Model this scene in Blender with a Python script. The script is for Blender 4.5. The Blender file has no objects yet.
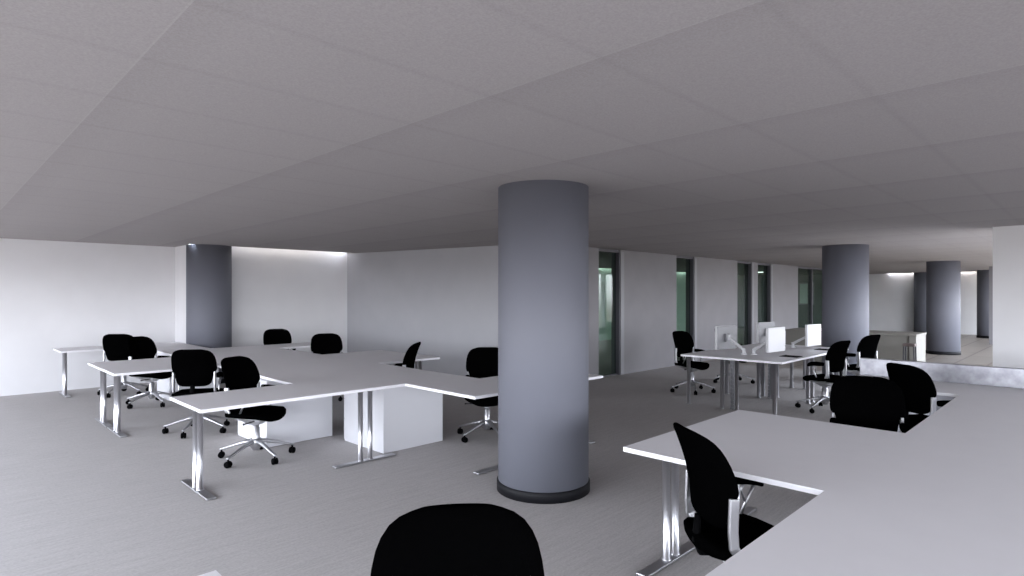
import bpy, bmesh, math, random
from mathutils import Vector, Matrix
random.seed(4)
S = bpy.context.scene
C = S.collection
PI = math.pi
H = 1.605          # eye height
CEIL = 2.48        # ceiling height
TOP = 0.725        # desk top height
TH = 0.026         # desk top thickness

# ------------------------------------------------------------------ materials
def mat(name, col, rough=0.5, metal=0.0, spec=0.5):
    m = bpy.data.materials.new(name); m.use_nodes = True
    b = m.node_tree.nodes['Principled BSDF']
    b.inputs['Base Color'].default_value = (*col, 1)
    b.inputs['Roughness'].default_value = rough
    b.inputs['Metallic'].default_value = metal
    b.inputs['Specular IOR Level'].default_value = spec
    return m
def nodes(m): return m.node_tree.nodes, m.node_tree.links, m.node_tree.nodes['Principled BSDF']

def noise_tint(m, scale, lo, hi, stretch=(1, 1, 1), bump=0.0, detail=4):
    n, l, b = nodes(m)
    tc = n.new('ShaderNodeNewGeometry')
    mp = n.new('ShaderNodeMapping'); mp.inputs['Scale'].default_value = stretch
    nz = n.new('ShaderNodeTexNoise'); nz.inputs['Scale'].default_value = scale; nz.inputs['Detail'].default_value = detail
    cr = n.new('ShaderNodeValToRGB')
    cr.color_ramp.elements[0].position = 0.3; cr.color_ramp.elements[0].color = (*lo, 1)
    cr.color_ramp.elements[1].position = 0.7; cr.color_ramp.elements[1].color = (*hi, 1)
    l.new(tc.outputs['Position'], mp.inputs['Vector']); l.new(mp.outputs['Vector'], nz.inputs['Vector'])
    l.new(nz.outputs['Fac'], cr.inputs['Fac']); l.new(cr.outputs['Color'], b.inputs['Base Color'])
    if bump:
        bp = n.new('ShaderNodeBump'); bp.inputs['Strength'].default_value = bump; bp.inputs['Distance'].default_value = 0.004
        l.new(nz.outputs['Fac'], bp.inputs['Height']); l.new(bp.outputs['Normal'], b.inputs['Normal'])
    return m

M = {}
M['paint'] = noise_tint(mat('white_wall_paint', (.7, .7, .7), .75), 2.5, (.72, .715, .73), (.75, .745, .76))
M['paint_grey'] = noise_tint(mat('pale_grey_wall_paint', (.6, .6, .6), .75), 2.5, (.40, .40, .425), (.42, .42, .445))
M['paint_dim'] = noise_tint(mat('dimmed_wall_paint', (.6, .6, .6), .75), 2.5, (.20, .192, .206), (.215, .207, .22))  # the wall paint again, with this side's dim light put into the colour
M['paint_green'] = noise_tint(mat('grey_green_wall_paint', (.4, .5, .45), .8), 1.5, (.50, .60, .54), (.54, .64, .58))
M['paint_dark'] = noise_tint(mat('dark_green_wall_paint', (.1, .13, .11), .8), 1.5, (.09, .12, .10), (.11, .14, .12))
M['column'] = noise_tint(mat('blue_grey_column_paint', (.2, .2, .22), .6, 0, .3), 1.2, (.150, .155, .186), (.166, .171, .202))
M['skirting'] = mat('black_rubber_skirting', (.007, .007, .009), .6, 0, .2)
M['laminate'] = noise_tint(mat('white_laminate', (.75, .75, .76), .5), 6, (.83, .82, .85), (.845, .835, .865))
M['cabinet'] = mat('white_lacquer_cabinet', (.66, .66, .69), .4)
M['chrome'] = mat('polished_chrome', (.56, .56, .585), .30, 1.0)
M['alu'] = mat('satin_aluminium', (.54, .54, .56), .36, 1.0)
M['fabric'] = noise_tint(mat('black_woven_fabric', (.004, .004, .004), 1.0, 0, .0), 300, (.0006, .0006, .0007), (.0012, .0012, .0013), bump=.3)
M['plastic'] = mat('black_plastic', (.0012, .0012, .0015), .75, 0, .04)
M['white_plastic'] = mat('white_plastic', (.60, .60, .62), .35)
M['frame'] = mat('dark_grey_window_frame', (.075, .07, .085), .5)
M['jamb'] = mat('pale_grey_jamb', (.25, .25, .265), .6)
M['beige'] = mat('beige_reception_laminate', (.22, .21, .188), .55)
M['beige_dark'] = mat('shadow_gap_strip', (.12, .11, .10), .6)
M['brown'] = mat('brown_seat_vinyl', (.10, .075, .07), .6)
M['darkmetal'] = mat('dark_metal', (.03, .03, .035), .4, .6)
M['silverback'] = mat('silver_monitor_back', (.16, .16, .175), .45, 0)

# brushed steel screen with soft blotches
m = mat('brushed_steel_screen', (.5, .5, .55), .34, .85)
n, l, b = nodes(m)
g = n.new('ShaderNodeNewGeometry'); nz = n.new('ShaderNodeTexNoise'); nz.inputs['Scale'].default_value = 14; nz.inputs['Detail'].default_value = 6
cr = n.new('ShaderNodeValToRGB')
cr.color_ramp.elements[0].position = .3; cr.color_ramp.elements[0].color = (.28, .28, .31, 1)
cr.color_ramp.elements[1].position = .75; cr.color_ramp.elements[1].color = (.44, .44, .48, 1)
l.new(g.outputs['Position'], nz.inputs['Vector']); l.new(nz.outputs['Fac'], cr.inputs['Fac']); l.new(cr.outputs['Color'], b.inputs['Base Color'])
M['steel'] = m

# green glass: tinted see-through plus a mirror share
m = bpy.data.materials.new('green_tinted_glass'); m.use_nodes = True
n, l = m.node_tree.nodes, m.node_tree.links; n.clear()
o = n.new('ShaderNodeOutputMaterial'); mx = n.new('ShaderNodeMixShader'); tr = n.new('ShaderNodeBsdfTransparent'); gl = n.new('ShaderNodeBsdfGlossy')
tr.inputs['Color'].default_value = (.73, .80, .765, 1); gl.inputs['Roughness'].default_value = .03
mx.inputs[0].default_value = .035; l.new(tr.outputs[0], mx.inputs[1]); l.new(gl.outputs[0], mx.inputs[2]); l.new(mx.outputs[0], o.inputs[0])
M['glass'] = m

def emit(name, col, s):
    m = bpy.data.materials.new(name); m.use_nodes = True
    b = m.node_tree.nodes['Principled BSDF']
    b.inputs['Base Color'].default_value = (.5, .5, .52, 1)
    b.inputs['Emission Color'].default_value = (*col, 1); b.inputs['Emission Strength'].default_value = s
    return m
M['screen'] = emit('lit_white_screen', (.86, .88, 1.0), .10)
M['led'] = emit('warm_white_cove_lamp', (1, .95, .88), 3.2)
M['led_far'] = emit('warm_white_far_cove_lamp', (1, .93, .85), 8.0)
M['led_green'] = emit('cool_white_corridor_lamp', (.9, 1, .93), 7.5)

M['led_fill'] = emit('corridor_fill_diffuser', (.9, 1, .93), 1.8)

# carpet: grey loop pile with streaks running along X
m = mat('grey_streaked_carpet', (.3, .3, .3), .95, 0, .15)
n, l, b = nodes(m)
g = n.new('ShaderNodeNewGeometry')
def stretched(sx, sy, sc, det):
    mp = n.new('ShaderNodeMapping'); mp.inputs['Scale'].default_value = (sx, sy, 1)
    nz = n.new('ShaderNodeTexNoise'); nz.inputs['Scale'].default_value = sc; nz.inputs['Detail'].default_value = det
    l.new(g.outputs['Position'], mp.inputs['Vector']); l.new(mp.outputs['Vector'], nz.inputs['Vector'])
    return nz
n1 = stretched(.9, 14, 3.0, 5); n2 = stretched(6, 60, 3.0, 3)
mx1 = n.new('ShaderNodeMath'); mx1.operation = 'ADD'
mx2 = n.new('ShaderNodeMath'); mx2.operation = 'MULTIPLY'; mx2.inputs[1].default_value = .5
l.new(n1.outputs['Fac'], mx1.inputs[0]); l.new(n2.outputs['Fac'], mx1.inputs[1]); l.new(mx1.outputs[0], mx2.inputs[0])
cr = n.new('ShaderNodeValToRGB')
cr.color_ramp.elements[0].position = .36; cr.color_ramp.elements[0].color = (.40, .382, .376, 1)
cr.color_ramp.elements[1].position = .64; cr.color_ramp.elements[1].color = (.50, .478, .472, 1)
n3 = stretched(1.0, 1.6, 55, 3)
mx3 = n.new('ShaderNodeMath'); mx3.operation = 'MULTIPLY_ADD'; mx3.inputs[1].default_value = .55
l.new(n3.outputs['Fac'], mx3.inputs[0]); 
mx4 = n.new('ShaderNodeMath'); mx4.operation = 'MULTIPLY_ADD'; mx4.inputs[1].default_value = .8; mx4.inputs[2].default_value = -.175
l.new(mx2.outputs[0], mx4.inputs[0]); l.new(mx4.outputs[0], mx3.inputs[2])
l.new(mx3.outputs[0], cr.inputs['Fac']); l.new(cr.outputs['Color'], b.inputs['Base Color'])
bp = n.new('ShaderNodeBump'); bp.inputs['Strength'].default_value = .25; bp.inputs['Distance'].default_value = .003
l.new(mx2.outputs[0], bp.inputs['Height']); l.new(bp.outputs['Normal'], b.inputs['Normal'])
M['carpet'] = m

# timber floor of the far lobby
m = mat('pale_timber_floor', (.4, .36, .32), .4)
n, l, b = nodes(m)
g = n.new('ShaderNodeNewGeometry'); mp = n.new('ShaderNodeMapping'); mp.inputs['Scale'].default_value = (1, 1, 1)
br = n.new('ShaderNodeTexBrick'); br.inputs['Scale'].default_value = 1; br.inputs['Brick Width'].default_value = 2.4; br.inputs['Row Height'].default_value = .6
br.inputs['Mortar Size'].default_value = .025
br.inputs['Color1'].default_value = (.30, .265, .235, 1); br.inputs['Color2'].default_value = (.26, .232, .205, 1); br.inputs['Mortar'].default_value = (.16, .135, .12, 1)
l.new(g.outputs['Position'], mp.inputs['Vector']); l.new(mp.outputs['Vector'], br.inputs['Vector']); l.new(br.outputs['Color'], b.inputs['Base Color'])
M['timber'] = m

# ceiling: speckled 1.2 x 0.6 tiles, with the shading along rows and joints painted into the colour
m = mat('speckled_ceiling_tiles', (.5, .5, .5), .9, 0, .2)
n, l, b = nodes(m)
g = n.new('ShaderNodeNewGeometry'); sp = n.new('ShaderNodeSeparateXYZ'); l.new(g.outputs['Position'], sp.inputs[0])
def math_(op, a, v=None, v2=None):
    k = n.new('ShaderNodeMath'); k.operation = op
    for i, x in enumerate((a, v, v2)):
        if x is None: continue
        if isinstance(x, (int, float)): k.inputs[i].default_value = x
        else: l.new(x, k.inputs[i])
    return k.outputs[0]
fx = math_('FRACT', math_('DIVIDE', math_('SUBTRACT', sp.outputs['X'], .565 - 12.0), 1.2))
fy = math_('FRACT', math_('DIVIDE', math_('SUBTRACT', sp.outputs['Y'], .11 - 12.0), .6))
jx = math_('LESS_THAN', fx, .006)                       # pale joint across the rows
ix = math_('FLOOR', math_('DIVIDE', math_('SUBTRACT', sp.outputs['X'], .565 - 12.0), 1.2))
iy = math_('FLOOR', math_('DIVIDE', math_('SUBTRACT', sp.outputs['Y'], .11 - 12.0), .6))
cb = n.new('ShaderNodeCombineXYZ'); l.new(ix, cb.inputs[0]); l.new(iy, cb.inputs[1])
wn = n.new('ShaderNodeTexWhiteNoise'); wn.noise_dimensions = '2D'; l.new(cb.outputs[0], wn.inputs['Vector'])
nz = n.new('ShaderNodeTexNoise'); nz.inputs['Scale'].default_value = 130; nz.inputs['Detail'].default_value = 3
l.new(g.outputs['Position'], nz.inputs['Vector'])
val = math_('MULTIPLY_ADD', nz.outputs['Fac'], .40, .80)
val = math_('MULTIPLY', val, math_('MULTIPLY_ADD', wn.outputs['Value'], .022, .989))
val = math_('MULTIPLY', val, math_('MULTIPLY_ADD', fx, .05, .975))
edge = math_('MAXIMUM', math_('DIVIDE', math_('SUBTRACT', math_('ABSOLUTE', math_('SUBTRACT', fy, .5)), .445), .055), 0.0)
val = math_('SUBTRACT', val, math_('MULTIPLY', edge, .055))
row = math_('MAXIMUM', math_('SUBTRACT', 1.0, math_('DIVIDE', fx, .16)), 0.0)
val = math_('SUBTRACT', val, math_('MULTIPLY', row, .055))  # painted shade band beside each row joint
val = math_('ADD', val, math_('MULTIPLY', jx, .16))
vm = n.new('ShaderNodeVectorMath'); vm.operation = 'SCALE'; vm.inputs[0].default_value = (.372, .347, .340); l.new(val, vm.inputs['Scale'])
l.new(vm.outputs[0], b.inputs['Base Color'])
M['ceiling'] = m

# ------------------------------------------------------------------ mesh helpers
def link(name, bm, m, parent=None, smooth=False, bevel=0.0, seg=2):
    me = bpy.data.meshes.new(name)
    bmesh.ops.recalc_face_normals(bm, faces=bm.faces[:])
    if smooth:
        for f in bm.faces: f.smooth = True
    bm.to_mesh(me); bm.free()
    me.materials.append(M[m] if isinstance(m, str) else m)
    o = bpy.data.objects.new(name, me); C.objects.link(o)
    if parent is not None: o.parent = parent
    if bevel:
        b = o.modifiers.new('bevel', 'BEVEL'); b.width = bevel; b.segments = seg; b.limit_method = 'ANGLE'; b.angle_limit = .6
    return o
def box(bm, x0, x1, y0, y1, z0, z1):
    vs = [bm.verts.new((x, y, z)) for x in (x0, x1) for y in (y0, y1) for z in (z0, z1)]
    for q in ((0, 1, 3, 2), (4, 6, 7, 5), (0, 4, 5, 1), (2, 3, 7, 6), (0, 2, 6, 4), (1, 5, 7, 3)):
        bm.faces.new([vs[i] for i in q])
def prism(bm, pts, z0, z1):
    a = [bm.verts.new((x, y, z0)) for x, y in pts]; c = [bm.verts.new((x, y, z1)) for x, y in pts]
    k = len(pts)
    bm.faces.new(a[::-1]); bm.faces.new(c)
    for i in range(k): bm.faces.new((a[i], a[(i+1) % k], c[(i+1) % k], c[i]))
def loft(bm, rings, closed=True):
    R = [[bm.verts.new(p) for p in r] for r in rings]
    k = len(R[0])
    for a, c in zip(R, R[1:]):
        for i in range(k): bm.faces.new((a[i], a[(i+1) % k], c[(i+1) % k], c[i]))
    if closed:
        bm.faces.new(R[0][::-1]); bm.faces.new(R[-1])
def lathe(bm, prof, cx=0, cy=0, n=32):
    loft(bm, [[(cx + r*math.cos(2*PI*i/n), cy + r*math.sin(2*PI*i/n), z) for i in range(n)] for r, z in prof])
def tube(bm, pts, r, n=10, flat=1.0):
    pts = [Vector(p) for p in pts]; rings = []
    for i, p in enumerate(pts):
        t = (pts[min(i+1, len(pts)-1)] - pts[max(i-1, 0)]).normalized()
        up = Vector((1, 0, 0)) if abs(t.x) < .9 else Vector((0, 0, 1))
        u = (up - t*up.dot(t)).normalized(); v = t.cross(u)
        rr = r[i] if isinstance(r, (list, tuple)) else r
        rings.append([p + u*rr*flat*math.cos(2*PI*k/n) + v*rr*math.sin(2*PI*k/n) for k in range(n)])
    loft(bm, rings)
def strap(bm, pts, w, t):
    """a flat bar following pts, w across x, t thick"""
    pts = [Vector(p) for p in pts]; rings = []
    for i, p in enumerate(pts):
        d = (pts[min(i+1, len(pts)-1)] - pts[max(i-1, 0)]).normalized()
        u = Vector((0, 1, 0)) if abs(d.y) < .75 else Vector((0, 0, 1))
        u = (u - d*u.dot(d)).normalized(); v = d.cross(u)
        rings.append([p + u*a*w + v*c*t for a, c in ((.5, .35), (.35, .5), (-.35, .5), (-.5, .35), (-.5, -.35), (-.35, -.5), (.35, -.5), (.5, -.35))])
    loft(bm, rings)
def sgnpow(v, p): return math.copysign(abs(v)**p, v)
def lerp(tab, z):
    if z <= tab[0][0]: return tab[0][1]
    for (a, va), (b_, vb) in zip(tab, tab[1:]):
        if z <= b_: return va + (vb-va)*(z-a)/(b_-a)
    return tab[-1][1]
def thing(name, label, cat, loc=(0, 0, 0), rz=0, group=None):
    o = bpy.data.objects.new(name, None); C.objects.link(o)
    o.empty_display_size = .1
    o.location = loc; o.rotation_euler = (0, 0, rz); o['label'] = label; o['category'] = cat
    if group: o['group'] = group
    return o
def struct(o):
    o['kind'] = 'structure'; return o
def tag(o, label, cat, group=None):
    o['label'] = label; o['category'] = cat
    if group: o['group'] = group
    return o
def copy_tree(o, parent=None):
    c = o.copy(); C.objects.link(c)
    if parent is not None: c.parent = parent
    for ch in list(o.children): copy_tree(ch, c)
    return c

# ------------------------------------------------------------------ room shell
XW = -2.6; YS = -5.0; YN = 12.2; XE = 29.3; YG = 6.75
def sbox(name, m, *boxes, parent=None, bevel=0):
    bm = bmesh.new()
    for q in boxes: box(bm, *q)
    o = link(name, bm, m, parent, bevel=bevel)
    return struct(o) if parent is None else o
sbox('floor', 'carpet', (XW-.3, 10.03, YS-.3, YN+.3, -.2, 0), (10.03, 13.2, -.8, YN+.3, -.2, 0), (13.2, XE+.3, 6.85, YN+.3, -.2, 0))
sbox('floor_lobby', 'timber', (13.2, XE+.3, -.8, 6.85, -.2, 0))
# ceiling with two cove slots left open
ct = CEIL + .04
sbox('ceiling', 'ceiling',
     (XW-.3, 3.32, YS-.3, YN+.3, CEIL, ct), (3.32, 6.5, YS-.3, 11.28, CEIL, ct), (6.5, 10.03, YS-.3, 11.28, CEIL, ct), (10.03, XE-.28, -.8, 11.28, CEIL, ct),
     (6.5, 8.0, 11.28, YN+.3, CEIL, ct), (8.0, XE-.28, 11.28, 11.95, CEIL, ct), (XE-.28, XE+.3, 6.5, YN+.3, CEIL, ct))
sbox('ceiling_cove', 'paint',
     (3.3, 6.6, 11.1, 11.12, ct, 2.80), (3.3, 6.6, 11.1, 11.9, 2.80, 2.84),
     (XE-.5, XE-.48, -.8, 6.6, ct, 2.80), (XE-.5, XE+.1, -.8, 6.6, 2.80, 2.84),
     (8.0, XE-.3, 11.7, 11.72, ct, 2.80), (8.0, XE-.3, 11.7, 12.3, 2.80, 2.84))
sbox('wall_left', 'paint', (XW-.3, 3.32, YN, YN+.2, 0, CEIL), (3.32, 3.42, 11.55, YN+.2, 0, CEIL))
sbox('wall_left_recess', 'paint', (3.42, 6.6, 11.55, 11.70, 0, 2.80))
bm = bmesh.new(); prism(bm, [(6.50, 11.56), (7.555, 6.75), (7.86, 6.95), (6.80, 11.70)], 0, CEIL)
struct(link('wall_angled', bm, 'paint_grey'))
# wall with the glazed slots (face at y = 6.75)
slots = [(9.08, 9.80), (11.98, 12.80), (15.12, 16.02), (16.42, 17.34), (19.5, 23.2)]
xs = [7.56] + [v for s in slots for v in s]
solid = [(xs[i], xs[i+1]) for i in range(0, len(xs)-1, 2)]
HEAD = 2.425
sbox('wall_glazed', 'paint_dim', *[(a, c, YG, YG+.22, 0, CEIL) for a, c in solid], (23.2, 24.0, YG, YG+.22, 0, CEIL))
for i, (a, c) in enumerate(slots):
    bm = bmesh.new()
    box(bm, a, c, YG+.03, YG+.12, HEAD, CEIL); box(bm, a, c, YG+.05, YG+.12, 0, .02)
    box(bm, c-.035, c, YG+.005, YG+.12, 0, HEAD); box(bm, a, a+.02, YG+.04, YG+.12, 0, HEAD)
    if i == 4: box(bm, 20.9, 20.95, YG+.04, YG+.18, 0, HEAD)
    w = struct(link('window_%d' % (i+1), bm, 'frame'))
    bm = bmesh.new(); box(bm, a+.02, c-.03, YG+.085, YG+.093, .02, HEAD)
    link('window_pane', bm, 'glass', w)
    bm = bmesh.new(); box(bm, c+.0, c+.11, YG-.012, YG+.0, 0, HEAD+.02)
    link('window_jamb', bm, 'jamb', w)
# corridor behind the glazing
sbox('wall_corridor', 'paint_green', (6.6, XE+.3, YN, YN+.2, 0, 2.80))
sbox('wall_corridor_end', 'paint_dark', (27.0, 27.1, YG+1.0, YN, 0, CEIL))
sbox('wall_far', 'paint', (XE, XE+.2, -.8, YN, 0, 2.80))
sbox('wall_far_side', 'paint_dim', (24.0, 24.15, 2.2, 2.52, 0, CEIL))
sbox('wall_right', 'paint', (9.88, 10.03, YS, 1.0, 0, CEIL))
# facades with long windows behind the viewpoint
def facade_x(name, x, y0, y1, z0, z1, step):
    bs = [(x-.2, x, y0, y1, 0, z0), (x-.2, x, y0, y1, z1, CEIL+.04)]
    k = int(round((y1-y0)/step)); ys = [y0 + (y1-y0)*i/k for i in range(k+1)]
    for y in ys: bs.append((x-.2, x, y-.05, y+.05, z0, z1))
    sbox(name, 'paint', *bs)
def facade_y(name, y, x0, x1, z0, z1, step):
    bs = [(x0, x1, y-.2, y, 0, z0), (x0, x1, y-.2, y, z1, CEIL+.04)]
    k = int(round((x1-x0)/step)); q = [x0 + (x1-x0)*i/k for i in range(k+1)]
    for x in q: bs.append((x-.05, x+.05, y-.2, y, z0, z1))
    sbox(name, 'paint', *bs)
facade_x('wall_street', XW, YS, YN, .30, 2.10, 2.45)
facade_y('wall_court', YS, XW, 9.88, .85, 2.30, 2.0)
facade_y('wall_added_lobby', -.6, 10.03, XE, .15, 2.40, 2.4)  # unseen window wall, added close in to bring daylight into the lobby
# cove lamps hidden above the ceiling edge
def lamp_strip(label, m, x0, x1, y0, y1, grp=None):
    bm = bmesh.new(); box(bm, x0, x1, y0, y1, ct+.03, ct+.06)
    o = link('cove_lamp', bm, m); tag(o, label, 'lamp')
lamp_strip('lamp strip in the slot above the white recess wall beside the left column', 'led', 4.15, 6.45, 11.18, 11.22)
lamp_strip('lamp strip in the ceiling slot along the far lobby wall', 'led_far', XE-.42, XE-.38, -.5, 6.45)
lamp_strip('lamp strip in the ceiling slot of the corridor behind the green glass', 'led_green', 8.1, 26.9, 11.78, 11.82)

for k, x in enumerate((11.0, 15.0, 19.0, 23.0)):  # fill lights added to brighten the corridor behind the glass
    t = thing('corridor_fill_light', ('added square fill light in the corridor behind the first green glass slot', 'added square fill light in the corridor behind the second green glass slot', 'added square fill light in the corridor behind the paired glass slots', 'added square fill light in the corridor behind the wide dark glazing')[k], 'light', (x, 9.4, CEIL))
    bm = bmesh.new(); box(bm, -.3, .3, -.3, .3, -.03, -.001); link('housing', bm, 'white_plastic', t)
    bm = bmesh.new(); box(bm, -.27, .27, -.27, .27, -.034, -.030); link('diffuser', bm, 'led_fill', t)

# ------------------------------------------------------------------ columns
def column(x, y, label, r=.373):
    t = thing('round_column', label, 'column', (x, y, 0), 0, None)
    bm = bmesh.new(); lathe(bm, [(r, 0.0), (r, CEIL)], n=96); link('shaft', bm, 'column', t, smooth=False)
    for f in t.children[0].data.polygons: f.use_smooth = len(f.vertices) == 4
    bm = bmesh.new(); lathe(bm, [(r+.001, 0), (r+.012, 0), (r+.012, .075), (r+.004, .082), (r+.001, .082)], n=96)
    o = link('skirting_ring', bm, 'skirting', t)
    for f in o.data.polygons: f.use_smooth = len(f.vertices) == 4
    return t
column(3.636, 3.27, 'large blue-grey round column in the middle, nearest of all the columns')
column(3.69, 11.50, 'blue-grey round column set against the white wall at the left')
column(11.86, 3.29, 'blue-grey round column behind the desks with the monitors')
column(19.40, 3.00, 'blue-grey round column with black foot just beyond the beige reception desk')
column(27.6, 2.88, 'far blue-grey round column seen beside the white wall on the right')
column(29.0, 5.10, 'dark round column against the far lobby wall, partly behind another column')

# ------------------------------------------------------------------ desks
def t_leg(parent, x, y, along, ln=.65):
    """flat foot bar with two chrome posts rising to the top; along = 'x' or 'y'"""
    bm = bmesh.new(); hl = ln/2
    a, c = (hl, .036) if along == 'x' else (.036, hl)
    box(bm, x-a, x+a, y-c, y+c, 0.002, .016)
    f = link('foot', bm, 'alu', parent, bevel=.004)
    for s in (-.052, .052):
        px, py = (x+s, y) if along == 'x' else (x, y+s)
        bm = bmesh.new(); lathe(bm, [(.030, .016), (.030, .022), (.0235, .026), (.0235, TOP-TH-.008), (.032, TOP-TH-.006), (.032, TOP-TH)], px, py, 24)
        o = link('post', bm, 'chrome', f)
        for q in o.data.polygons: q.use_smooth = len(q.vertices) == 4
    return f
def desk(label, pts, legs, group):
    xs_ = [p[0] for p in pts]; ys_ = [p[1] for p in pts]
    ox, oy = (min(xs_)+max(xs_))/2, (min(ys_)+max(ys_))/2
    t = thing('workstation_desk', label, 'desk', (ox, oy, 0), 0, group)
    bm = bmesh.new(); prism(bm, [(x-ox, y-oy) for x, y in pts], TOP-TH, TOP)
    link('tabletop', bm, 'laminate', t)
    for q in legs: t_leg(t, q[0]-ox, q[1]-oy, *q[2:])
    return t
GA = 'desks of the left workstation cluster'
G = 0.0
# left row: arm pointing towards -x
def left_station(label, y0, y1, arm_low, ad=.74):
    xr = 3.35 if y1 < 11 else 3.30
    if arm_low:
        pts = [(1.49, y0+G), (3.35, y0+G), (3.35, y1-G), (2.57, y1-G), (2.57, y0+ad), (1.49, y0+ad)]; ya = y0+ad/2
        legs = [(1.59, ya, 'y')]
    else:
        pts = [(2.57, y0+G), (xr, y0+G), (xr, y1-G), (1.49, y1-G), (1.49, y1-ad), (2.57, y1-ad)]; ya = y1-ad/2
        legs = [(1.59, ya, 'y')]
    return desk(label, pts, legs, GA)
d = left_station('white L-shaped desk at the front left, its end leg nearest the viewer', 4.83, 6.63, True, .79)
t_leg(d, 3.0-(1.49+3.35)/2, 4.99-(4.83+6.63)/2, 'x')
left_station('white L-shaped desk, front half of the double table end pointing left', 6.63, 8.43, False)
left_station('white L-shaped desk, rear half of the double table end pointing left', 8.43, 10.23, True)
left_station('white L-shaped desk with its end leg against the white left wall', 10.23, 12.0, False)
def right_station(label, y0, y1, arm_low, legs, ad=.76, xe=5.19):
    if arm_low: pts = [(3.35, y0+G), (xe, y0+G), (xe, y0+ad), (4.10, y0+ad), (4.10, y1-G), (3.35, y1-G)]
    else: pts = [(3.35, y0+G), (4.10, y0+G), (4.10, y1-ad), (xe, y1-ad), (xe, y1-G), (3.35, y1-G)]
    return desk(label, pts, legs, GA)
right_station('white L-shaped desk reaching behind the large middle column', 3.80, 5.58, True, [(3.90, 3.93, 'x', .85), (5.09, 4.18, 'y')], .78)
right_station('white desk left of the middle column, before the angled grey wall', 5.58, 7.27, False, [(5.0, 6.9, 'y')], .75, 5.1)
right_station('white desk behind the thin side-on chair, nearer the recess wall', 7.27, 8.90, True, [(5.0, 7.64, 'y')], .73, 5.1)
right_station('white desk in front of the rearmost chair at the recess wall', 8.90, 10.2, False, [(5.0, 9.85, 'y')], .72, 5.1)

GB = 'desks of the right foreground cluster'
def upper_station(label, x0, x1, arm_low, legs, ad=.76, ye=1.945):
    if arm_low: pts = [(x0+G, .10), (x1-G, .10), (x1-G, .875), (x0+ad, .875), (x0+ad, ye), (x0+G, ye)]
    else: pts = [(x0+G, .10), (x1-G, .10), (x1-G, ye), (x1-ad, ye), (x1-ad, .875), (x0+G, .875)]
    return desk(label, pts, legs, GB)
upper_station('white desk whose end corner peeks in at the bottom edge', -.04, 1.72, True, [(.33, 1.84, 'x')], .70, 1.995)
upper_station('white foreground desk wrapping round the near chair with an armrest', 1.72, 3.62, False, [(3.20, 1.84, 'x')], .77)
upper_station('white foreground desk under the wide chair back, second from the steel screen', 3.62, 5.42, True, [(4.05, 1.84, 'x')], .77)
upper_station('white desk at the far end of the right cluster, against the steel screen', 5.42, 7.22, False, [(6.8, 1.80, 'x')], .80, 1.86)
def lower_station(label, x0, x1):
    pts = [(x0+G, -.68), (x1-G, -.68), (x1-G, .098), (x0+G, .098)]
    return desk(label, pts, [(x0+.12, -.3, 'y'), (x1-.12, -.3, 'y')], GB)
for a, c, lb in ((1.72, 3.62, 'straight white desk at the outer side of the near foreground desk'), (3.62, 5.42, 'straight white desk on the outer side, middle of the right cluster'), (5.42, 7.22, 'straight white desk on the outer side, beside the steel screen')):
    lower_station(lb, a, c)

# steel screen at the end of the right cluster
t = thing('desk_screen', 'low brushed steel screen standing behind the right cluster of desks', 'screen', (7.29, .6, 0))
bm = bmesh.new(); box(bm, -.03, .03, -1.4, 1.27, .06, .905); link('panel', bm, 'steel', t, bevel=.004)
for yy in (-1.2, 1.05):
    bm = bmesh.new(); box(bm, -.028, .20, yy-.02, yy+.02, .0, .02); box(bm, -.028, .028, yy-.02, yy+.02, .02, .06); link('foot', bm, 'alu', t)

# monitor desks: four straight desks, two by two
GM = 'desks with the monitors'
def straight_desk(label, x0, x1, y0, y1, px, py):
    cx, cy = (x0+x1)/2, (y0+y1)/2
    t = thing('monitor_desk', label, 'desk', (cx, cy, 0), 0, GM)
    bm = bmesh.new(); prism(bm, [(x0-cx+G, y0-cy+G), (x1-cx-G, y0-cy+G), (x1-cx-G, y1-cy-G), (x0-cx+G, y1-cy-G)], TOP-TH, TOP)
    link('tabletop', bm, 'laminate', t)
    for x in (x0+.09, x1-.09):
        for y in (y0+.13, y1-.08):
            bm = bmesh.new(); lathe(bm, [(.036, .002), (.036, .010), (.027, .014), (.027, TOP-TH)], x-cx, y-cy, 24)
            o = link('leg', bm, 'alu', t)
            for q in o.data.polygons: q.use_smooth = len(q.vertices) == 4
    return t
MX0, MX1, MX2 = 7.82, 9.24, 10.62; MY0, MY1, MY2 = 2.90, 3.62, 4.34
straight_desk('white monitor desk at the near right corner, black pad on it', MX0, MX1, MY0, MY1, 0, 0)
straight_desk('white monitor desk at the near left corner beside the lone left chair', MX0, MX1, MY1, MY2, 0, 0)
straight_desk('white monitor desk nearest the round column, farther black pad on it', MX1, MX2, MY0, MY1, 0, 0)
straight_desk('white monitor desk nearest the glazed wall', MX1, MX2, MY1, MY2, 0, 0)
for x, lb in ((7.99, 'grey cable riser hanging at the near end of the monitor desks'), (9.30, 'grey cable riser under the middle of the monitor desks')):
    t = thing('cable_riser', lb, 'cable tray', (x, MY1+.01, 0))
    bm = bmesh.new()
    for k in range(12): box(bm, -.025, .025, -.026, .026, .02+k*.056, .02+k*.056+.05)
    box(bm, -.015, .015, -.018, .018, 0.0, TOP-TH-.012); link('chain', bm, 'silverback', t)
    bm = bmesh.new(); box(bm, -.03, .03, -.030, .030, 0.001, .02); link('foot', bm, 'silverback', t)
def pad(x, y, lb):
    t = thing('desk_pad', lb, 'pad', (x, y, TOP))
    bm = bmesh.new(); prism(bm, [(-.11, -.12), (.11, -.12), (.11, .12), (-.11, .12)], 0.001, .008); link('sheet', bm, 'plastic', t, bevel=.002)
    bm = bmesh.new(); box(bm, -.09, .09, .08, .105, .008, .012); link('rim', bm, 'plastic', t)
pad(8.62, 3.08, 'square black pad lying on the near right monitor desk')
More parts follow.
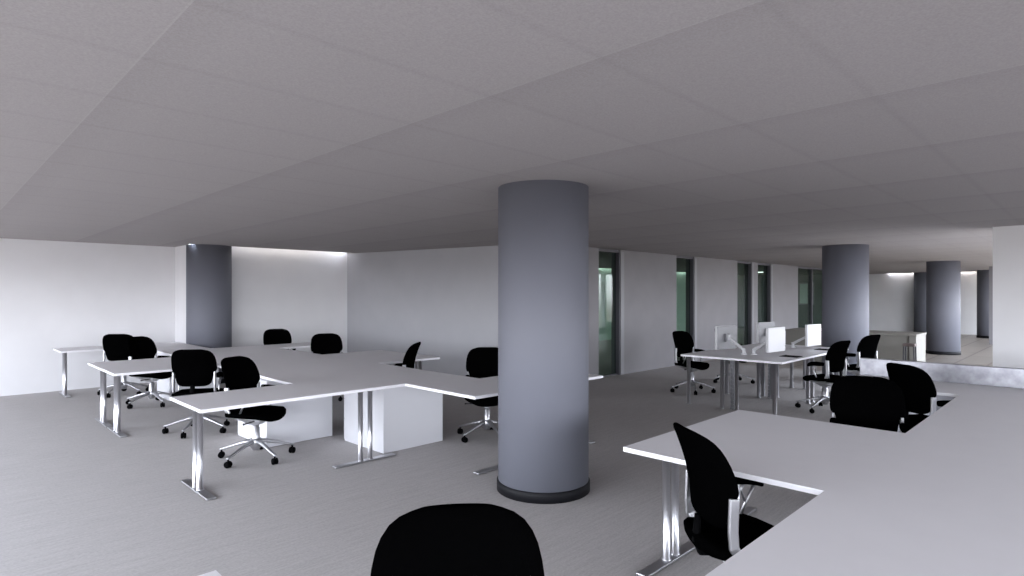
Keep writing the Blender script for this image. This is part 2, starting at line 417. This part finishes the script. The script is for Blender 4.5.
pad(10.05, 3.08, 'square black pad lying on the monitor desk by the round column')

def monitor(cx, cy, zc, head, bx, by, label):
    """head: bearing in degrees the screen faces"""
    t = thing('monitor', label, 'monitor', (cx, cy, TOP), 0, 'monitors on swing arms')
    r = math.radians(head) - PI/2
    R = Matrix.Rotation(r, 4, 'Z')
    bm = bmesh.new(); box(bm, -.225, .225, -.022, .018, zc-TOP-.172, zc-TOP+.172); bm.transform(R)
    link('housing', bm, 'white_plastic' , t, bevel=.004)
    bm = bmesh.new(); box(bm, -.224, .224, -.0245, -.0215, zc-TOP-.171, zc-TOP+.171); box(bm, -.06, .06, -.05, -.023, zc-TOP-.06, zc-TOP+.06); bm.transform(R)
    link('back_panel', bm, 'silverback', t, bevel=.002)
    bm = bmesh.new(); box(bm, -.213, .213, .0175, .0195, zc-TOP-.158, zc-TOP+.160); bm.transform(R)
    link('screen', bm, 'screen', t)
    back = R @ Vector((0, -.05, zc-TOP))
    base = Vector((bx-cx, by-cy, 0))
    bm = bmesh.new()
    mid = Vector((base.x, base.y, .07))
    tube(bm, [mid, mid.lerp(back, .5) + Vector((0, 0, .0)), back], [.022, .020, .018], 12)
    tube(bm, [back + Vector((0, 0, -.035)), back + Vector((0, 0, .035))], .024, 12)
    link('swing_arm', bm, 'white_plastic', t, smooth=False)
    bm = bmesh.new(); lathe(bm, [(.045, .001), (.045, .012), (.022, .018), (.022, .085), (.026, .09)], base.x, base.y, 20)
    link('arm_base', bm, 'white_plastic', t)
    return t
monitor(8.49, 3.97, .955, 78, 8.46, 3.68, 'monitor turned away, silver back showing, at the left of the table')
monitor(8.52, 3.25, .962, -98, 8.54, 3.57, 'monitor with a bright white screen in the middle of the table')
monitor(9.98, 3.97, .962, 78, 9.97, 3.68, 'monitor turned away with dark back, behind the middle bright screen')
monitor(10.12, 3.27, .945, -98, 10.08, 3.57, 'monitor with a bright white screen beside the round column')

# ------------------------------------------------------------------ pedestals
def pedestal(x0, x1, y0, y1, label):
    cx, cy = (x0+x1)/2, (y0+y1)/2; a, c = (x1-x0)/2, (y1-y0)/2
    t = thing('pedestal_cabinet', label, 'cabinet', (cx, cy, 0), 0, 'white pedestal cabinets under the left desks')
    bm = bmesh.new(); box(bm, -a, a, -c, c-.02, .004, TOP-TH-.004); link('body', bm, 'cabinet', t, bevel=.002)
    for k in range(3):
        z0 = .02 + k*.222
        bm = bmesh.new(); box(bm, -a+.004, a-.004, c-.019, c, z0, z0+.216); dr = link('drawer', bm, 'cabinet', t, bevel=.002)
        bm = bmesh.new(); tube(bm, [(-.08, c, z0+.17), (-.08, c+.02, z0+.17), (.08, c+.02, z0+.17), (.08, c, z0+.17)], .005, 8); link('handle', bm, 'alu', dr)
pedestal(3.26, 4.01, 5.08, 5.87, 'tall white cabinet under the desk behind the double chrome legs')
pedestal(2.53, 3.27, 6.14, 6.95, 'white cabinet under the desk, behind the front swivel chair on the left')
pedestal(2.61, 3.30, 9.85, 10.55, 'white cabinet under the rear left desks, seen past the double table end')

# ------------------------------------------------------------------ chair
def make_chair():
    t = thing('swivel_chair', 'x', 'chair')
    # backrest
    W = [(.545, .12), (.555, .155), (.575, .180), (.62, .194), (.685, .202), (.705, .222), (.725, .236), (.75, .242), (.80, .241), (.86, .235), (.90, .225), (.93, .209), (.95, .189), (.965, .158), (.976, .105)]
    Y = [(.545, -.178), (.60, -.182), (.68, -.185), (.78, -.205), (.86, -.232), (.92, -.256), (.976, -.285)]
    rings = []; zs = [.545, .551, .562, .58, .61, .65, .685, .705, .722, .74, .77, .81, .85, .89, .92, .945, .96, .970, .976]
    for z in zs:
        w = lerp(W, z); yc = lerp(Y, z)
        th = .027 * min(1, ((z-.540)/.03)**.5, ((.982-z)/.03)**.5)
        r = []
        for i in range(36):
            a = 2*PI*i/36
            x = w*sgnpow(math.cos(a), .75); y = th*sgnpow(math.sin(a), .8)
            r.append((x, yc + y + .95*x*x, z+.006))
        rings.append(r)
    bm = bmesh.new(); loft(bm, rings); link('backrest', bm, 'fabric', t, smooth=True)
    # seat
    rows = []
    for y in [-.235, -.225, -.20, -.15, -.08, 0, .08, .14, .19, .225, .245, .252]:
        k = (y+.235)/.487
        w = .245 * min(1, (max(0, (k+.02))/.16)**.5) * min(1, (max(0, 1.03-k)/.22)**.45)
        zc = .458 - (.04*max(0, (k-.75)/.25)**1.6) + .012*max(0, (.12-k)/.12)
        th = .036*min(1, (max(0, k+.015)/.06)**.5, (max(0, 1.012-k)/.07)**.5)
        r = []
        for i in range(32):
            a = 2*PI*i/32
            x = w*sgnpow(math.cos(a), .8); s = math.sin(a)
            z = th*sgnpow(s, .75)
            if s < 0: z -= .018*(1-(x/max(w, .01))**2)
            else: z -= .012*(1-(x/max(w, .01))**2) * (1 if .1 < k < .9 else .3)
            r.append((x, y, zc+z))
        rows.append(r)
    bm = bmesh.new(); loft(bm, rows); link('seat', bm, 'fabric', t, smooth=True)
    # under-seat mechanism
    bm = bmesh.new()
    loft(bm, [[(x*s, (y+.0)*s2, z) for x, y in ((-1, -1), (1, -1), (1, 1), (-1, 1))] for s, s2, z in ((.045, .05, .335), (.075, .11, .375), (.13, .15, .398), (.13, .15, .408))])
    mech = link('tilt_mechanism', bm, 'alu', t, bevel=.006)
    bm = bmesh.new(); tube(bm, [(.08, .06, .385), (.23, .06, .385), (.245, .06, .385)], [.006, .006, .011], 8); link('lever', bm, 'darkmetal', mech, smooth=True)
    bm = bmesh.new(); tube(bm, [(0, -.12, .395), (0, -.20, .40), (0, -.222, .45), (0, -.212, .57)], [.018, .018, .016, .012], 10, 2.0); link('back_bracket', bm, 'plastic', t, smooth=True)
    bm = bmesh.new(); lathe(bm, [(.034, .085), (.036, .10), (.036, .30), (.030, .305), (.030, .345)], n=24)
    o = link('gas_column', bm, 'alu', t)
    for q in o.data.polygons: q.use_smooth = len(q.vertices) == 4
    # base
    bm = bmesh.new(); lathe(bm, [(.037, .10), (.052, .115), (.055, .17), (.050, .195), (.037, .20)], n=24)
    base = link('hub', bm, 'alu', t)
    for q in base.data.polygons: q.use_smooth = len(q.vertices) == 4
    for k in range(5):
        a = PI/2 + .35 + k*2*PI/5; u = Vector((math.cos(a), math.sin(a), 0)); v = Vector((-u.y, u.x, 0))
        bm = bmesh.new(); rg = []
        for r_, z_, w_, h_ in ((.04, .172, .026, .020), (.11, .160, .023, .018), (.20, .136, .020, .014), (.29, .106, .017, .011), (.345, .090, .016, .010), (.36, .086, .010, .007)):
            c0 = u*r_ + Vector((0, 0, z_))
            rg.append([c0 + v*w_*x + Vector((0, 0, h_*y)) for x, y in ((-.7, -1), (.7, -1), (1, -.2), (.75, .7), (.3, 1), (-.3, 1), (-.75, .7), (-1, -.2))])
        loft(bm, rg); link('base_leg', bm, 'alu', base, smooth=True)
        bm = bmesh.new(); c0 = u*.342
        R = Matrix.Translation(Vector((c0.x, c0.y, .031))) @ Matrix.Rotation(a + .9 + k*1.3, 4, 'Z') @ Matrix.Rotation(PI/2, 4, 'X')
        lathe(bm, [(.018, -.027), (.028, -.025), (.031, -.018), (.031, -.006), (.024, -.003), (.024, .003), (.031, .006), (.031, .018), (.028, .025), (.018, .027)], n=20)
        bm.transform(R)
        lathe(bm, [(.009, .05), (.009, .085)], c0.x, c0.y, 10)
        link('caster', bm, 'plastic', base, smooth=True)
    # arms
    for s in (-1, 1):
        x = .219*s
        bm = bmesh.new()
        strap(bm, [(x, -.150, .715), (x, -.152, .66), (x, -.155, .57), (x, -.150, .50), (x*.97, -.120, .448), (x*.80, -.06, .418), (x*.45, -.03, .405)], .046, .020)
        link('back_upright', bm, 'alu', t, bevel=.003)
        bm = bmesh.new(); tube(bm, [(x, .085, .645), (x*1.0, .04, .56), (x*.98, -.02, .44)], .0085, 10)
        tube(bm, [(x, .03, .645), (x*1.0, .0, .60), (x*.99, .02, .54)], .007, 10)
        arm = link('armrest', bm, 'alu', t, smooth=True)
        bm = bmesh.new(); rg = []
        for y, z, w, h in ((-.105, .699, .016, .009), (-.095, .699, .026, .016), (-.04, .697, .029, .018), (.03, .694, .030, .018), (.075, .688, .030, .018), (.105, .676, .027, .016), (.118, .666, .017, .010)):
            rg.append([(x*1.0 + w*sgnpow(math.cos(2*PI*i/16), .8), y, z - .038 + 1.6*h*sgnpow(math.sin(2*PI*i/16), .8)) for i in range(16)])
        loft(bm, rg); link('armrest_pad', bm, 'fabric', arm, smooth=True)
    return t
proto = make_chair()
GC = 'black swivel chairs at the desks'
chairs = [  # x, y, heading deg, turn of the star base, label
    (0.94, 1.12, -128, 0, 'black swivel chair at the bottom edge, only its broad backrest in view'),
    (2.74, 1.21, -37, 0, 'black swivel chair with one armrest, between the foreground desks, seen from the side'),
    (4.78, 1.17, -160, 0, 'wide black swivel chair, backrest square to the viewer, behind the foreground desk'),
    (6.39, 1.11, -35, 0, 'black swivel chair tucked in nearest the steel screen'),
    (2.28, 11.08, 58, 0, 'rearmost left black swivel chair, facing the white left wall'),
    (2.35, 9.75, -58, 29, 'black swivel chair turned right, behind the double table end at left'),
    (2.28, 7.46, 56, 7, 'black swivel chair seen square from behind, both side posts showing, at left'),
    (2.30, 5.84, -60, 29, 'black swivel chair at the front left desk, seat and star base in view'),
    (4.34, 6.44, 130, 0, 'black swivel chair seen thin and side-on before the angled grey wall'),
    (4.48, 4.88, -133, 8, 'black swivel chair half hidden behind the large middle column'),
    (4.41, 10.15, -100, 0, 'rearmost black swivel chair in front of the white recess wall'),
    (4.41, 8.40, -108, 0, 'black swivel chair beside the right edge of the white recess wall'),
    (8.94, 4.76, -100, 10, 'black swivel chair at the left of the monitor desks'),
    (10.39, 4.73, -100, 10, 'black swivel chair mostly hidden behind the left silver-backed monitor'),
    (8.79, 2.69, 78, 0, 'black swivel chair with arms at the near side of the monitor desks'),
    (10.41, 2.71, 72, 0, 'black swivel chair at the monitor desks closest to the round column'),
]
for i, (x, y, hd, sp_, lb) in enumerate(chairs):
    o = proto if i == 0 else copy_tree(proto)
    o.location = (x, y, 0); o.rotation_euler = (0, 0, math.radians(hd) - PI/2)
    o['label'] = lb; o['group'] = GC
    if i == 1:                                       # this chair shows a single armrest, on its far side
        for ch in list(o.children):
            if ch.name.startswith('armrest') and sum(v.co.x for v in ch.data.vertices) > 0:
                for g_ in list(ch.children): bpy.data.objects.remove(g_)
                bpy.data.objects.remove(ch)
            elif ch.name.startswith('armrest'): ch.location.y += .125
    if sp_:
        for ch in o.children:
            if ch.name.startswith('hub'): ch.rotation_euler = (0, 0, math.radians(sp_))

# ------------------------------------------------------------------ lobby furniture
t = thing('reception_desk', 'low beige reception desk beyond the columns in the lobby', 'desk', (15.5, 3.9, 0))
bm = bmesh.new(); box(bm, -.52, .52, -1.12, 1.6, .70, .74); link('counter_top', bm, 'beige', t, bevel=.004)
bm = bmesh.new(); box(bm, -.47, .5, -1.10, -.98, 0, .70); link('end_panel', bm, 'beige', t)
bm = bmesh.new(); box(bm, -.44, -.40, -.98, 1.6, 0, .70); link('front_panel', bm, 'beige', t)
bm = bmesh.new(); box(bm, -.446, -.438, -.42+.05, -.40+.05, 0, .62); box(bm, -.446, -.438, -.98, -.95, 0, .70); link('shadow_gap', bm, 'beige_dark', t)
t = thing('low_stool', 'small dark-legged stool in front of the beige reception desk', 'stool', (14.75, 2.86, 0))
bm = bmesh.new(); box(bm, -.11, .11, -.11, .11, .50, .56); link('seat', bm, 'brown', t, bevel=.012)
for sx in (-1, 1):
    for sy in (-1, 1):
        bm = bmesh.new(); tube(bm, [(.10*sx, .10*sy, 0), (.09*sx, .09*sy, .50)], .013, 8); link('leg', bm, 'darkmetal', t)
# pale panels standing in for window reflections, on the dark corridor end wall
for y, z, w, h, lb, cc in ((9.95, 1.45, .42, .75, 'small pale panel standing in for a window reflection, dark corridor wall', 0), (9.0, 1.62, .62, .95, 'larger pale panel standing in for a window reflection in the green glass', 0)):
    t = thing('reflection_panel', lb, 'board', (26.99, y, z))
    bm = bmesh.new(); box(bm, -.03, 0, -w/2, w/2, -h/2, h/2); link('reflection_rim', bm, 'jamb', t)
    bm = bmesh.new(); box(bm, -.034, -.029, -w/2+.05, w/2-.05, -h/2+.05, h/2-.05); link('reflection_face', bm, 'paint_green', t)

# ------------------------------------------------------------------ light
w = bpy.data.worlds.new('daylight'); S.world = w; w.use_nodes = True
n, l = w.node_tree.nodes, w.node_tree.links
bg = n['Background']
tc = n.new('ShaderNodeTexCoord'); sp = n.new('ShaderNodeSeparateXYZ'); cr = n.new('ShaderNodeValToRGB')
l.new(tc.outputs['Generated'], sp.inputs[0])
mr = n.new('ShaderNodeMapRange'); mr.inputs['From Min'].default_value = -1; l.new(sp.outputs['Z'], mr.inputs['Value']); l.new(mr.outputs[0], cr.inputs['Fac'])
e = cr.color_ramp.elements
e[0].position = 0; e[0].color = (.14, .13, .12, 1)
e[1].position = 1; e[1].color = (.70, .80, 1.0, 1)
k = e.new(.485); k.color = (.24, .23, .22, 1)
k = e.new(.505); k.color = (.91, .94, 1.0, 1)
k = e.new(.70); k.color = (.78, .86, 1.0, 1)
l.new(cr.outputs['Color'], bg.inputs['Color']); bg.inputs['Strength'].default_value = 6.6
def portal(loc, rot, sx, sy):
    L = bpy.data.lights.new('window_portal', 'AREA'); L.shape = 'RECTANGLE'; L.size = sx; L.size_y = sy
    L.cycles.is_portal = True
    o = bpy.data.objects.new('window_portal', L); C.objects.link(o); o.location = loc; o.rotation_euler = rot
portal((XW-.21, (YS+YN)/2, 1.20), (0, -PI/2, 0), 1.82, YN-YS)
portal(((XW+9.88)/2, YS-.21, 1.575), (PI/2, 0, 0), 9.88-XW, 1.5)
portal((19.65, -.81, 1.28), (PI/2, 0, 0), 19.3, 2.3)

# ------------------------------------------------------------------ camera
cam = bpy.data.cameras.new('camera'); co = bpy.data.objects.new('camera', cam); C.objects.link(co)
cam.sensor_width = 36; cam.lens = 36*589/1024; cam.shift_y = 6/1024
cam.clip_start = .02; cam.clip_end = 200
co.location = (0, 0, H); co.rotation_euler = (PI/2, 0, -PI/4)
S.camera = co
S.view_settings.view_transform = 'Standard'; S.view_settings.look = 'None'
S.view_settings.gamma = 1; S.view_settings.use_curve_mapping = False
S.view_settings.exposure = 1.12
S.cycles.use_denoising = True
try: S.cycles.denoiser = 'OPENIMAGEDENOISE'
except Exception: pass
S.cycles.max_bounces = 14; S.cycles.diffuse_bounces = 10; S.cycles.glossy_bounces = 4; S.cycles.transparent_max_bounces = 12
S.cycles.sample_clamp_indirect = 6
S.cycles.caustics_reflective = False; S.cycles.caustics_refractive = False
